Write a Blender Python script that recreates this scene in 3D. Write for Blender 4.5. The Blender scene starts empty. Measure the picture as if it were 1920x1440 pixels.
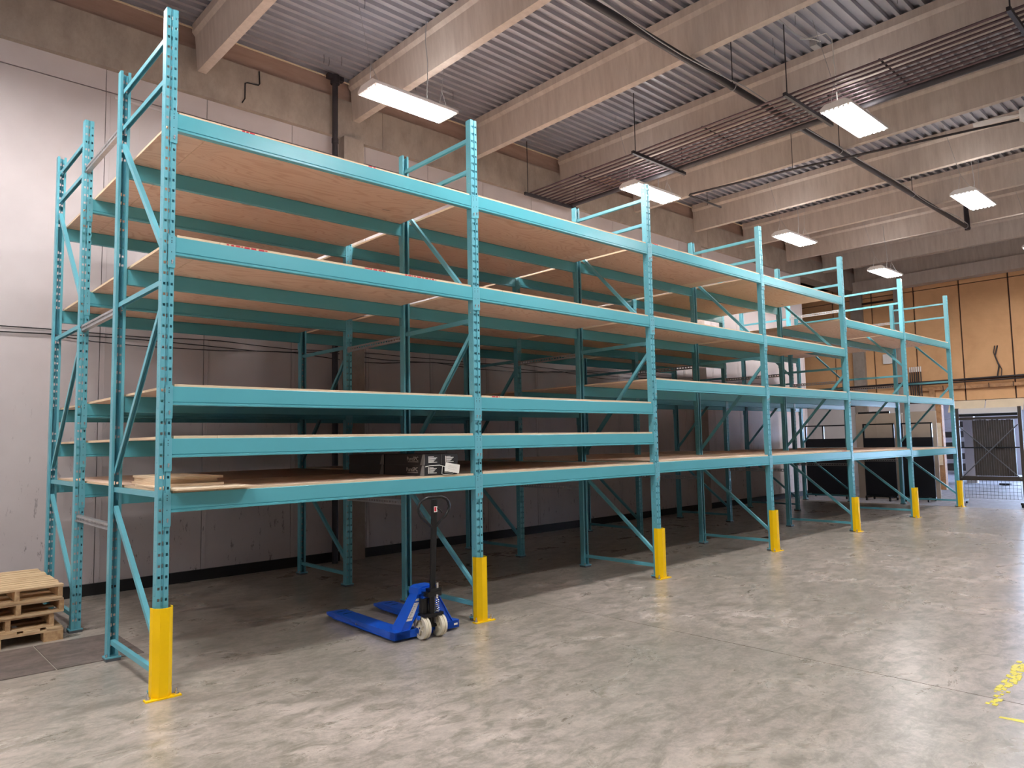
import bpy, math, random
from mathutils import Vector, Matrix, Euler
random.seed(7)
sc = bpy.context.scene
COL = sc.collection
R = math.radians

# ------------------------------------------------------------------ camera, world, exposure
YAW, PIT, ROL = 0.8245, 0.0793, -0.0194
F_PX = 1359.8
cd = bpy.data.cameras.new('camera'); cam = bpy.data.objects.new('camera', cd); COL.objects.link(cam)
cd.sensor_width = 36.0; cd.lens = F_PX * 36.0 / 1920.0; cd.clip_start = 0.05; cd.clip_end = 200
Fv = Vector((math.cos(PIT)*math.cos(YAW), math.cos(PIT)*math.sin(YAW), math.sin(PIT)))
Rv = Vector((math.sin(YAW), -math.cos(YAW), 0)); Uv = Rv.cross(Fv)
R2 = math.cos(ROL)*Rv + math.sin(ROL)*Uv; U2 = -math.sin(ROL)*Rv + math.cos(ROL)*Uv
m = Matrix((R2, U2, -Fv)).transposed().to_4x4(); m.translation = Vector((-1.668, -5.433, 1.6875))
cam.matrix_world = m
sc.camera = cam

world = bpy.data.worlds.new('sky'); sc.world = world; world.use_nodes = True
bg = world.node_tree.nodes['Background']
bg.inputs[0].default_value = (0.50, 0.67, 1.0, 1); bg.inputs[1].default_value = 55.0

sc.view_settings.view_transform = 'Standard'; sc.view_settings.look = 'None'
sc.view_settings.gamma = 1.0; sc.view_settings.use_curve_mapping = False
sc.view_settings.exposure = 0.0
LAMP = 165.0          # radiance of the fluorescent tubes
sc.cycles.use_denoising = True
sc.cycles.max_bounces = 8; sc.cycles.diffuse_bounces = 6; sc.cycles.glossy_bounces = 4
sc.cycles.sample_clamp_indirect = 6.0
sc.cycles.use_light_tree = True

# ------------------------------------------------------------------ materials
def lin(c):
    return tuple(((v/255.0)/12.92 if v/255.0 <= 0.04045 else ((v/255.0+0.055)/1.055)**2.4) for v in c) + (1,)

class NT:
    def __init__(s, name):
        s.m = bpy.data.materials.new(name); s.m.use_nodes = True
        s.t = s.m.node_tree; s.b = s.t.nodes['Principled BSDF']
    def n(s, typ, **kw):
        nd = s.t.nodes.new(typ)
        for k, v in kw.items():
            if k in nd.inputs.keys() if hasattr(nd.inputs, 'keys') else False: nd.inputs[k].default_value = v
            else: setattr(nd, k, v)
        return nd
    def l(s, a, b): s.t.links.new(a, b)
    def pos(s, scale=(1, 1, 1), kind='pos', rnd=0.0):
        if kind == 'pos': out = s.n('ShaderNodeNewGeometry').outputs['Position']
        else: out = s.n('ShaderNodeTexCoord').outputs['Object']
        mp = s.n('ShaderNodeMapping'); mp.inputs['Scale'].default_value = scale
        s.l(out, mp.inputs[0])
        if rnd:
            oi = s.n('ShaderNodeObjectInfo'); mu = s.n('ShaderNodeMath', operation='MULTIPLY'); mu.inputs[1].default_value = rnd
            s.l(oi.outputs['Random'], mu.inputs[0])
            cb = s.n('ShaderNodeCombineXYZ')
            for i in range(3): s.l(mu.outputs[0], cb.inputs[i])
            s.l(cb.outputs[0], mp.inputs['Location'])
        return mp.outputs[0]
    def noise(s, vec, scale=5, detail=5, rough=0.6, dist=0.0):
        nd = s.n('ShaderNodeTexNoise'); nd.inputs['Scale'].default_value = scale; nd.inputs['Detail'].default_value = detail
        nd.inputs['Roughness'].default_value = rough; nd.inputs['Distortion'].default_value = dist
        s.l(vec, nd.inputs['Vector']); return nd.outputs['Fac']
    def ramp(s, fac, stops):
        r = s.n('ShaderNodeValToRGB'); e = r.color_ramp.elements
        while len(e) < len(stops): e.new(0.5)
        for i, (p, c) in enumerate(stops): e[i].position = p; e[i].color = c
        s.l(fac, r.inputs[0]); return r.outputs[0]
    def mix(s, fac, a, b, mode='MIX'):
        mx = s.n('ShaderNodeMix', data_type='RGBA', blend_type=mode)
        for sock, v in ((mx.inputs[0], fac), (mx.inputs[6], a), (mx.inputs[7], b)):
            if hasattr(v, 'node'): s.l(v, sock)
            else: sock.default_value = v
        return mx.outputs[2]
    def color(s, c):
        if hasattr(c, 'node'): s.l(c, s.b.inputs['Base Color'])
        else: s.b.inputs['Base Color'].default_value = c
    def rough(s, r):
        if hasattr(r, 'node'): s.l(r, s.b.inputs['Roughness'])
        else: s.b.inputs['Roughness'].default_value = r
    def bump(s, h, strength=0.2, dist=0.01):
        b = s.n('ShaderNodeBump'); b.inputs['Strength'].default_value = strength; b.inputs['Distance'].default_value = dist
        s.l(h, b.inputs['Height']); s.l(b.outputs[0], s.b.inputs['Normal'])
    def mr(s, f, a, b):
        x = s.n('ShaderNodeMapRange'); x.inputs[3].default_value = a; x.inputs[4].default_value = b
        s.l(f, x.inputs[0]); return x.outputs[0]

def paint(name, c, rough=0.4, metal=0.0, var=0.12, scale=6, spec=0.5):
    """painted surface with slight mottling and scuffs"""
    t = NT(name); c = c if len(c) == 4 else lin(c)
    n = t.noise(t.pos(kind='pos'), scale, 4)
    dark = tuple(v*(1-var) for v in c[:3]) + (1,); lt = tuple(min(1, v*(1+var)) for v in c[:3]) + (1,)
    t.color(t.ramp(n, [(0.3, dark), (0.7, lt)]))
    t.rough(t.mr(n, rough*0.97, min(1, rough*1.03)))
    t.b.inputs['Metallic'].default_value = metal
    t.b.inputs['Specular IOR Level'].default_value = spec
    return t.m

def mat_ply(name, base, dark, knots=0.5):
    t = NT(name)
    n1 = t.noise(t.pos((0.5, 2.0, 1), rnd=37.0), 1.2, 3, 0.5, 0.3)
    g = t.noise(t.pos((0.45, 1.9, 1), rnd=37.0), 1.25, 2, 0.45, 0.5)
    mu = t.n('ShaderNodeMath', operation='MULTIPLY'); mu.inputs[1].default_value = 170.0; t.l(g, mu.inputs[0])
    sn = t.n('ShaderNodeMath', operation='SINE'); t.l(mu.outputs[0], sn.inputs[0])
    w = t.mr(sn.outputs[0], 0, 1); w.node.inputs[1].default_value = -1.0
    fine = t.noise(t.pos((2.5, 60, 1), rnd=11.0), 1.5, 3)
    base, dark = lin(base), lin(dark)
    c = t.ramp(w, [(0.0, tuple(0.75*a+0.25*b for a, b in zip(dark, base))), (0.16, tuple(0.35*a+0.65*b for a, b in zip(dark, base))), (0.38, base), (1, base)])
    c = t.mix(t.mr(n1, 0.0, 0.45), c, dark)
    c = t.mix(t.mr(fine, 0.0, 0.22), c, tuple(x*0.7 for x in dark[:3])+(1,))
    vo = t.n('ShaderNodeTexVoronoi', feature='F1'); vo.inputs['Scale'].default_value = 2.2
    t.l(t.pos((0.6, 2.0, 1), rnd=53.0), vo.inputs['Vector'])
    k = t.ramp(vo.outputs['Distance'], [(0.0, (knots,)*3+(1,)), (0.05, (knots,)*3+(1,)), (0.085, (0, 0, 0, 1))])
    c = t.mix(k, c, lin((70, 40, 28)))
    oi = t.n('ShaderNodeObjectInfo')
    tint = t.ramp(oi.outputs['Random'], [(0, (0.80, 0.76, 0.72, 1)), (0.5, (0.94, 0.92, 0.9, 1)), (1, (1, 1, 1, 1))])
    t.color(t.mix(1.0, c, tint, 'MULTIPLY')); t.rough(0.65)
    return t.m

def mat_plyedge():
    t = NT('plywood_edge')
    w = t.n('ShaderNodeTexWave', wave_type='BANDS', bands_direction='Z'); w.inputs['Scale'].default_value = 55
    t.l(t.pos(), w.inputs['Vector'])
    n = t.noise(t.pos((5, 5, 40)), 3, 4)
    c = t.ramp(w.outputs['Fac'], [(0, lin((196, 160, 122))), (0.5, lin((236, 214, 182))), (1, lin((244, 226, 198)))])
    t.color(t.mix(t.mr(n, 0, 0.45), c, lin((190, 150, 112)))); t.rough(0.75)
    return t.m

def mat_floor(name, a, b, c3, rmin, rmax):
    t = NT(name)
    n1 = t.noise(t.pos((0.35, 0.35, 1)), 1.0, 6, 0.62, 0.8)
    n2 = t.noise(t.pos((1, 1.5, 1)), 1.5, 10, 0.72, 0.6)
    n3 = t.noise(t.pos(), 22, 8, 0.8)
    n4 = t.noise(t.pos((1, 1.8, 1)), 4.5, 8, 0.75, 0.5)
    col = t.ramp(n1, [(0.34, lin(a)), (0.5, lin(b)), (0.64, lin(c3))])
    col = t.mix(t.ramp(n2, [(0.40, (0, 0, 0, 1)), (0.62, (0.8, 0.8, 0.8, 1))]), col, lin(tuple(v*0.78 for v in b)))
    col = t.mix(t.ramp(n3, [(0.42, (0, 0, 0, 1)), (0.72, (0.42, 0.42, 0.42, 1))]), col, lin(tuple(min(255, v*1.12) for v in c3)))
    col = t.mix(t.ramp(n4, [(0.45, (0, 0, 0, 1)), (0.62, (0.85, 0.85, 0.85, 1))]), col, lin(tuple(v*k for v, k in zip(b, (0.72, 0.73, 0.70)))))
    # pale scratches and specks
    sp = t.noise(t.pos(), 9, 2, 0.4)
    col = t.mix(t.ramp(sp, [(0.76, (0, 0, 0, 1)), (0.79, (0.55, 0.55, 0.55, 1))]), col, lin((214, 205, 196)))
    sw = t.n('ShaderNodeTexWave', wave_type='RINGS'); sw.inputs['Scale'].default_value = 0.22; sw.inputs['Distortion'].default_value = 14
    sw.inputs['Detail'].default_value = 4
    t.l(t.pos((0.8, 1.0, 1)), sw.inputs['Vector'])
    col = t.mix(t.ramp(sw.outputs['Fac'], [(0.0, (0.22, 0.22, 0.22, 1)), (0.02, (0, 0, 0, 1))]), col, lin(tuple(v*0.8 for v in b)))
    t.color(col)
    t.rough(t.mr(n2, rmin, rmax)); t.bump(n3, 0.06, 0.004)
    t.b.inputs['Specular IOR Level'].default_value = 0.5
    return t.m

def mat_concrete(name, base, dark, streak=(3, 3, 0.35)):
    t = NT(name)
    n1 = t.noise(t.pos(streak), 3.0, 6, 0.7)
    n2 = t.noise(t.pos(), 1.2, 4)
    n3 = t.noise(t.pos(), 45, 3)
    c = t.ramp(n1, [(0.32, lin(dark)), (0.62, lin(base))])
    c = t.mix(t.mr(n2, 0.0, 0.5), c, lin(dark))
    c = t.mix(t.ramp(n3, [(0.7, (0, 0, 0, 1)), (0.76, (0.5,)*3+(1,))]), c, lin(tuple(v*0.6 for v in dark)))
    t.color(c); t.rough(0.85); t.bump(n3, 0.15, 0.004)
    return t.m

def mat_wall():
    t = NT('painted_wall')
    n2 = t.noise(t.pos(), 0.8, 4)
    c = t.ramp(n2, [(0.3, lin((182, 173, 173))), (0.7, lin((196, 187, 187)))])
    # scuffs: dark vertical smears low on the wall
    sm = t.noise(t.pos((15, 1, 4.0)), 1.0, 6, 0.75)
    lo = t.n('ShaderNodeSeparateXYZ'); t.l(t.n('ShaderNodeNewGeometry').outputs['Position'], lo.inputs[0])
    hz = t.n('ShaderNodeMapRange'); hz.inputs[1].default_value = 0.1; hz.inputs[2].default_value = 2.6
    hz.inputs[3].default_value = 1.0; hz.inputs[4].default_value = 0.0; t.l(lo.outputs['Z'], hz.inputs[0])
    k = t.ramp(sm, [(0.60, (0, 0, 0, 1)), (0.64, (0.75,)*3+(1,))])
    k2 = t.mix(1.0, k, hz.outputs[0], 'MULTIPLY')
    c = t.mix(k2, c, lin((84, 78, 74)))
    dr = t.noise(t.pos((14, 1, 0.5)), 1.0, 3)
    c = t.mix(t.ramp(dr, [(0.68, (0, 0, 0, 1)), (0.74, (0.35,)*3+(1,))]), c, lin((176, 168, 150)))
    t.color(c); t.rough(0.6); return t.m

def mat_wood(name, base, dark, sc_=(1.2, 14, 14)):
    t = NT(name)
    n = t.noise(t.pos(sc_, rnd=21.0), 2.2, 5, 0.65, 0.4)
    n2 = t.noise(t.pos(rnd=3.0), 3, 3)
    c = t.ramp(n, [(0.3, lin(dark)), (0.62, lin(base))])
    c = t.mix(t.mr(n2, 0, 0.4), c, lin(dark))
    t.color(c); t.rough(0.8); return t.m

def emit(name, c, s):
    m_ = bpy.data.materials.new(name); m_.use_nodes = True; nt = m_.node_tree; nt.nodes.clear()
    e = nt.nodes.new('ShaderNodeEmission'); e.inputs[0].default_value = c; e.inputs[1].default_value = s
    o = nt.nodes.new('ShaderNodeOutputMaterial'); nt.links.new(e.outputs[0], o.inputs[0]); return m_

TEAL = lin((98, 171, 186))
M = dict(
    teal=paint('teal_enamel', TEAL, 0.34, var=0.03, scale=2, spec=0.5),
    teal2=paint('teal_enamel_beam', lin((88, 170, 183)), 0.27, var=0.025, scale=2, spec=0.5),
    plyw=mat_ply('plywood_warm', (246, 224, 205), (218, 182, 158)),
    plyp=mat_ply('plywood_pale', (248, 232, 208), (230, 202, 168), 0.9),
    edge=mat_plyedge(),
    floor=mat_floor('polished_concrete', (150, 147, 136), (177, 168, 157), (202, 189, 180), 0.20, 0.38),
    floor2=mat_floor('rough_concrete', (112, 108, 114), (132, 127, 132), (146, 142, 148), 0.5, 0.7),
    conc=mat_concrete('precast_concrete', (206, 194, 184), (182, 168, 158)),
    conc2=mat_concrete('ledger_concrete', (166, 154, 143), (138, 127, 120), (1.5, 1.5, 0.8)),
    deck=paint('galvanised_deck', (180, 180, 188), 0.36, 0.5, 0.08, 2),
    wall=mat_wall(),
    blk=paint('black_base', (16, 15, 16), 0.6, 0, 0.3),
    galv=paint('galvanised_steel', (176, 176, 178), 0.38, 0.6, 0.1, 20),
    yellow=paint('yellow_enamel', (252, 206, 0), 0.42, 0, 0.03, 4, 0.3),
    blue=paint('blue_enamel', (22, 88, 206), 0.30, 0, 0.05, 5),
    black=paint('black_enamel', (14, 14, 16), 0.32, 0, 0.2, 5),
    rubber=paint('black_rubber', (20, 20, 22), 0.7),
    nylon=paint('cream_nylon', (226, 218, 198), 0.5, 0, 0.05),
    chrome=paint('bright_steel', (215, 215, 215), 0.25, 0.9, 0.04),
    white=paint('white_enamel', (232, 228, 226), 0.5, 0, 0.03),
    paper=paint('white_paper', (236, 234, 226), 0.7, 0, 0.03),
    red=paint('red_print', (190, 30, 50), 0.6, 0, 0.05),
    pipe=paint('maroon_pipe', (88, 70, 74), 0.35, 0.3, 0.15),
    dpipe=paint('dark_pipe', (52, 48, 52), 0.5, 0.3, 0.15),
    plank=mat_wood('pallet_plank', (232, 208, 168), (186, 152, 112)),
    stringer=mat_wood('pallet_stringer', (212, 180, 136), (160, 124, 88), (10, 1.5, 10)),
    lumber=mat_wood('lumber', (196, 150, 108), (140, 98, 66), (3, 3, 3)),
    filler=mat_wood('red_filler_board', (168, 142, 130), (146, 120, 108), (0.6, 4, 4)),
    tan=mat_wood('tan_board', (226, 178, 130), (206, 158, 112), (0.5, 0.5, 0.5)),
    joint=paint('wall_joint', (128, 118, 116), 0.8),
    groove=paint('dark_groove', (44, 26, 22), 0.7),
    carton=paint('charcoal_carton', (62, 58, 57), 0.55, 0, 0.1),
    cartonend=paint('black_carton_end', (26, 25, 27), 0.5, 0, 0.1),
    cartonflap=paint('grey_carton_band', (138, 136, 134), 0.55, 0, 0.05),
    greyprint=paint('grey_print', (214, 208, 202), 0.5, 0, 0.02),
    beige=paint('beige_board', (176, 160, 144), 0.8, 0, 0.06, 2),
    navy=paint('navy_fabric', (14, 15, 24), 0.85, 0, 0.2),
    mat=mat_floor('steel_floor_sheet', (104, 94, 90), (120, 108, 103), (134, 120, 114), 0.45, 0.6),
    slat=paint('dark_slat', (64, 56, 50), 0.6, 0, 0.2),
    cream=paint('cream_canvas', (226, 208, 180), 0.8, 0, 0.06, 3),
    worn=paint('worn_yellow_tape', (226, 214, 62), 0.6, 0, 0.1, 30),
    sheetw=paint('white_partition', (206, 200, 200), 0.7, 0, 0.04, 2),
    gasket=paint('grey_shim', (84, 88, 92), 0.6),
    tube=emit('fluorescent_tube', (1.0, 0.965, 0.95, 1), LAMP),
    up=emit('added_uplight', (1.0, 0.965, 0.95, 1), LAMP*0.22),  # extra glow added to the fixture tops to brighten the roof
)

# ------------------------------------------------------------------ mesh builder
class MB:
    def __init__(s): s.v = []; s.f = []; s.m = []; s.sm = []
    def add(s, vs, fs, mi=0, smooth=False):
        o = len(s.v); s.v += [tuple(x) for x in vs]
        for f in fs: s.f.append(tuple(i+o for i in f)); s.m.append(mi); s.sm.append(smooth)
        return s
    def box(s, x0, x1, y0, y1, z0, z1, mi=0, mside=None):
        v = [(x0,y0,z0),(x1,y0,z0),(x1,y1,z0),(x0,y1,z0),(x0,y0,z1),(x1,y0,z1),(x1,y1,z1),(x0,y1,z1)]
        s.add(v, [(3,2,1,0),(4,5,6,7)], mi)
        s.add(v, [(0,1,5,4),(1,2,6,5),(2,3,7,6),(3,0,4,7)], mi if mside is None else mside)
        return s
    def bar(s, p0, p1, w, h, up=(0,0,1), mi=0, ch=0.0):
        """bar between two points; w across, h along 'up'; ch chamfers the long edges"""
        p0, p1 = Vector(p0), Vector(p1); d = (p1-p0).normalized(); up = Vector(up)
        a = d.cross(up)
        if a.length < 1e-4: up = Vector((1,0,0)); a = d.cross(up)
        a.normalize(); b = a.cross(d).normalized(); w /= 2; h /= 2
        if ch: pr = [(-w+ch,-h),(w-ch,-h),(w,-h+ch),(w,h-ch),(w-ch,h),(-w+ch,h),(-w,h-ch),(-w,-h+ch)]
        else: pr = [(-w,-h),(w,-h),(w,h),(-w,h)]
        n = len(pr)
        vs = [p0+a*x+b*y for x, y in pr]+[p1+a*x+b*y for x, y in pr]
        s.add(vs, [(i,(i+1)%n,(i+1)%n+n,i+n) for i in range(n)]+[tuple(range(n))[::-1], tuple(range(n,2*n))], mi)
        return s
    def cyl(s, p0, p1, r, n=12, mi=0, r1=None, cap=True):
        p0, p1 = Vector(p0), Vector(p1); d = (p1-p0).normalized(); r1 = r if r1 is None else r1
        a = d.orthogonal().normalized(); b = d.cross(a)
        vs = [p0+(a*math.cos(2*math.pi*i/n)+b*math.sin(2*math.pi*i/n))*r for i in range(n)]
        vs += [p1+(a*math.cos(2*math.pi*i/n)+b*math.sin(2*math.pi*i/n))*r1 for i in range(n)]
        s.add(vs, [(i,(i+1)%n,(i+1)%n+n,i+n) for i in range(n)], mi, True)
        if cap: s.add(vs, [tuple(range(n))[::-1], tuple(range(n,2*n))], mi)
        return s
    def tube(s, pts, r, n=8, mi=0, closed=False):
        pts = [Vector(p) for p in pts]; k = len(pts); rings = []; prev = None
        for i, p in enumerate(pts):
            if closed: d = pts[(i+1)%k]-pts[i-1]
            else: d = pts[min(i+1,k-1)]-pts[max(i-1,0)]
            d.normalize()
            a = d.orthogonal().normalized() if prev is None else (prev-d*prev.dot(d)).normalized()
            prev = a; b = d.cross(a)
            rings.append([p+(a*math.cos(2*math.pi*j/n)+b*math.sin(2*math.pi*j/n))*r for j in range(n)])
        vs = [v for r_ in rings for v in r_]; fs = []
        for i in range(k if closed else k-1):
            i2 = (i+1)%k
            for j in range(n): fs.append((i*n+j, i*n+(j+1)%n, i2*n+(j+1)%n, i2*n+j))
        s.add(vs, fs, mi, True)
        if not closed: s.add(vs, [tuple(range(n))[::-1], tuple(range((k-1)*n,k*n))], mi)
        return s
    def prism(s, prof, axis, a0, a1, mi=0, close=True, cap=True):
        """profile of 2D points swept along an axis ('x': prof=(y,z); 'y': (x,z); 'z': (x,y))"""
        def P(p, a): return {'x': (a,p[0],p[1]), 'y': (p[0],a,p[1]), 'z': (p[0],p[1],a)}[axis]
        n = len(prof); vs = [P(p,a0) for p in prof]+[P(p,a1) for p in prof]
        rng = range(n) if close else range(n-1)
        s.add(vs, [(i,(i+1)%n,(i+1)%n+n,i+n) for i in rng], mi)
        if close and cap: s.add(vs, [tuple(range(n))[::-1], tuple(range(n,2*n))], mi)
        return s
    def mesh(s, name, mats):
        me = bpy.data.meshes.new(name); me.from_pydata(s.v, [], s.f)
        for mt in (mats if isinstance(mats, (list,tuple)) else [mats]): me.materials.append(mt)
        me.polygons.foreach_set('material_index', s.m); me.polygons.foreach_set('use_smooth', s.sm)
        me.update(); return me
    def build(s, name, mats, parent=None, loc=None, rot=None):
        return ob(name, s.mesh(name, mats), parent, loc, rot)

def ob(name, me, parent=None, loc=None, rot=None):
    o = bpy.data.objects.new(name, me); COL.objects.link(o)
    if parent: o.parent = parent
    if loc is not None: o.location = loc
    if rot is not None: o.rotation_euler = rot
    return o
def tag(o, label=None, cat=None, group=None, kind=None):
    if label: o['label'] = label
    if cat: o['category'] = cat
    if group: o['group'] = group
    if kind: o['kind'] = kind
    return o
def thing(name, loc, label, cat, group=None, rz=0):
    o = bpy.data.objects.new(name, None); COL.objects.link(o); o.location = loc; o.rotation_euler = (0,0,rz)
    o.empty_display_size = 0.1
    return tag(o, label, cat, group)
def struct(name, mb, mats): return tag(mb.build(name, mats), kind='structure')
def copy_tree(o, parent=None):
    c = o.copy(); COL.objects.link(c)
    if parent: c.parent = parent
    for ch in o.children: copy_tree(ch, c)
    return c
def text_mesh(txt, size, name):
    cu = bpy.data.curves.new(name, 'FONT'); cu.body = txt; cu.size = size; cu.extrude = 0.0006; cu.resolution_u = 2
    o = bpy.data.objects.new(name, cu); me = bpy.data.meshes.new_from_object(o); me.name = name
    bpy.data.objects.remove(o); return me

# ------------------------------------------------------------------ measured layout
X = [0, 2.862, 5.724, 8.562, 11.483, 14.383, 17.255]
YR = [0.0, 1.191, 2.433, 3.624]      # aisle posts, their back posts, rear row front posts, rear row back posts
H = 4.877
LV = {0: [1.372,1.755,2.125,3.205,4.125], 1: [1.38,1.755,2.125,3.21,4.135], 2: [1.40,2.425,3.215,4.15],
      3: [1.40,2.44,3.215,4.15], 4: [1.37,2.455,3.765], 5: [1.35,2.465,3.775]}
WY = 4.25      # painted face of the left wall
BX = [1.62+2.34*k for k in range(-4, 10)]     # precast roof joists, left soffit edge

# ------------------------------------------------------------------ floor
fl = MB(); fl.box(-9, 36, -16, 9, -0.30, -0.04); floor = struct('floor', fl, M['blk'])
for i, (x0, x1) in enumerate([(-9, -0.9-1.2), (-2.096, 3.784), (3.793, 10.1), (10.104, 17.22)]):
    MB().box(x0, x1, -16, 4.33 if x1 < 17.3 else 9, -0.04, 0.0).build('floor_slab', M['floor'], floor)
MB().box(17.225, 36, -16, 9, -0.04, -0.002).build('floor_slab', M['floor2'], floor)

# ------------------------------------------------------------------ left wall (behind the racks)
w = MB(); w.box(-9, 18.97, 4.29, 4.60, 0, 7.4); wl = struct('wall_left', w, M['joint'])
xs = [0.565+1.22*k for k in range(-8, 17)]
for a, b in zip(xs[:-1], xs[1:]):
    a0 = max(a, -9); b0 = min(b, 18.97)
    if b0-a0 < 0.1: continue
    MB().box(a0+0.004, b0-0.004, WY, 4.29, 0.135, 6.085).build('wall_panel', M['wall'], wl)
    MB().box(a0+0.004, b0-0.004, WY+0.005, 4.29, 6.10, 6.42).build('wall_panel', M['wall'], wl)
    MB().box(a0+0.05, a0+0.062, WY-0.004, WY, 0.135, 6.085).build('joint_strip', M['wall'], wl)
MB().box(0.66, 18.9, WY-0.018, WY, 6.02, 6.045).build('ledge_strip', M['sheetw'], wl)
bb = MB(); bb.box(-9, 18.97, WY-0.035, WY, 0, 0.135); struct('baseboard_left', bb, M['blk'])
for cx in (-5.43, 3.93, 13.29):
    MB().box(cx-0.17, cx+0.17, 4.08, WY+0.02, 0, 6.37).build('column', M['conc2'], wl)

# wires strung along the left wall
for k, (z0, sag) in enumerate([(3.10, .03), (3.055, .05), (3.03, .08)]):
    pts = [(-4+0.5*i, WY-0.02-0.004*k, z0-sag*abs(math.sin(i*0.55+k))+0.01*math.sin(i*1.7+k)) for i in range(46)]
    tag(MB().tube(pts, 0.006, 5).build('wall_cable', M['black']),
        ['dark cable strung highest along the pale wall behind the racks', 'dark cable strung in the middle of three on the pale wall',
         'dark cable sagging lowest along the pale wall behind the racks'][k], 'cable', 'cables along the pale wall')

# ------------------------------------------------------------------ roof: joists, ledger, corrugated deck
ceil_m = MB(); ceil_m.box(-9, 23.2, -16, 4.7, 7.37, 7.5).box(18.9, 23.2, 4.7, 9, 7.37, 7.5); ceiling = struct('ceiling', ceil_m, M['deck'])
prof = []
y = -16.0
while y < 4.45:
    prof += [(y, 7.358), (y+0.092, 7.358), (y+0.097, 7.302), (y+0.147, 7.302)]; y += 0.1524
prof.append((y, 7.345))
bxs = [-9]+[b+0.06 for b in BX if b > -8.5]+[23.2]
for a, b in zip(bxs[:-1], bxs[1:]):
    MB().prism(prof, 'x', a, b, close=False).build('corrugated_sheet', M['deck'], ceiling)
jo = MB()
jp = [(0,6.68),(0.115,6.68),(0.15,7.14),(0.19,7.19),(0.19,7.30),(-0.075,7.30),(-0.075,7.19),(-0.035,7.14)]
jo.prism(jp, 'y', -16, 4.17); jm = jo.mesh('concrete_joist', M['conc'])
for b in BX: ob('concrete_joist', jm, ceiling, (b, 0, 0))
lx = [-9, -5.1, 4.5, 13.9, 23.2]
for a, b in zip(lx[:-1], lx[1:]):
    MB().box(a+0.004, b-0.004, 4.17, 4.6, 6.37, 6.975).build('ledger_beam', M['conc2'], ceiling)
MB().box(-9, 23.2, 4.25, 4.6, 6.975, 7.30).build('filler_board', M['filler'], ceiling)
MB().box(-9, 23.2, 4.14, 4.16, 7.235, 7.250).build('steel_angle', M['cream'], ceiling)

# other walls (mostly outside the frame)
w = MB(); w.box(-9.2, -9, -16, 4.6, 0, 7.4); struct('wall_near', w, M['wall'])
w = MB(); w.box(-9.2, 36, -16.2, -16, 0, 7.4); struct('wall_right', w, M['wall'])
# far wall: tan boards above, opening below on the right
w = MB(); w.box(23.0, 23.2, -16, 9, 2.62, 7.4).box(23.0, 23.2, 2.0, 9, 0, 2.62).box(23.0, 23.2, -16, -5.0, 0, 2.62)
wf = struct('wall_far', w, M['groove'])
ys = [2.52+1.265*k for k in range(-15, 6)]
zr = [(2.66, 3.24), (3.265, 6.14), (6.165, 6.6)]
for a, b in zip(ys[:-1], ys[1:]):
    for z0, z1 in zr:
        MB().box(22.94, 23.0, a+0.02, b-0.02, z0, z1).build('tan_panel', M['tan'], wf)
for a, b in ((2.0, 3.25), (3.255, 4.5), (4.505, 5.9), (5.905, 8.9)):
    MB().box(22.92, 23.0, a, b, 0.0, 2.62).build('white_panel', M['sheetw'], wf)
MB().box(22.5, 22.9, -16, 4.2, 6.28, 6.66).build('wall_head_duct', M['conc'], wf)
for y0, y1 in ((4.05, 4.42), (2.84, 3.06)):
    MB().box(22.80, 22.94, y0, y1, 0, 6.3).build('wall_post', M['conc2'], wf)
MB().box(22.84, 22.94, 3.06, 4.05, 5.95, 6.0).build('wall_rail', M['groove'], wf)
w = MB(); w.box(18.97, 23.2, 8.8, 9, 0, 7.4); struct('wall_recess', w, M['sheetw'])
w = MB(); w.box(18.97, 19.2, 4.60, 9, 0, 7.4); struct('wall_return', w, M['wall'])
w = MB(); w.box(23.2, 36, 5.2, 5.4, 0, 4.2); struct('wall_annex_left', w, M['sheetw'])
w = MB(); w.box(33, 33.2, 1.9, 5.4, 0, 4.2).box(33, 33.2, -16, -5.5, 0, 4.2).box(33, 33.2, -5.5, 1.9, 4.1, 4.2)
struct('wall_annex_far', w, M['sheetw'])
w = MB(); w.box(23.2, 36, -16, 5.4, 4.2, 4.3); tag(w.build('ceiling', M['sheetw']), kind='structure')
w = MB(); w.box(35.9, 36, -16, 9, -0.02, 0.0)

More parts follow.
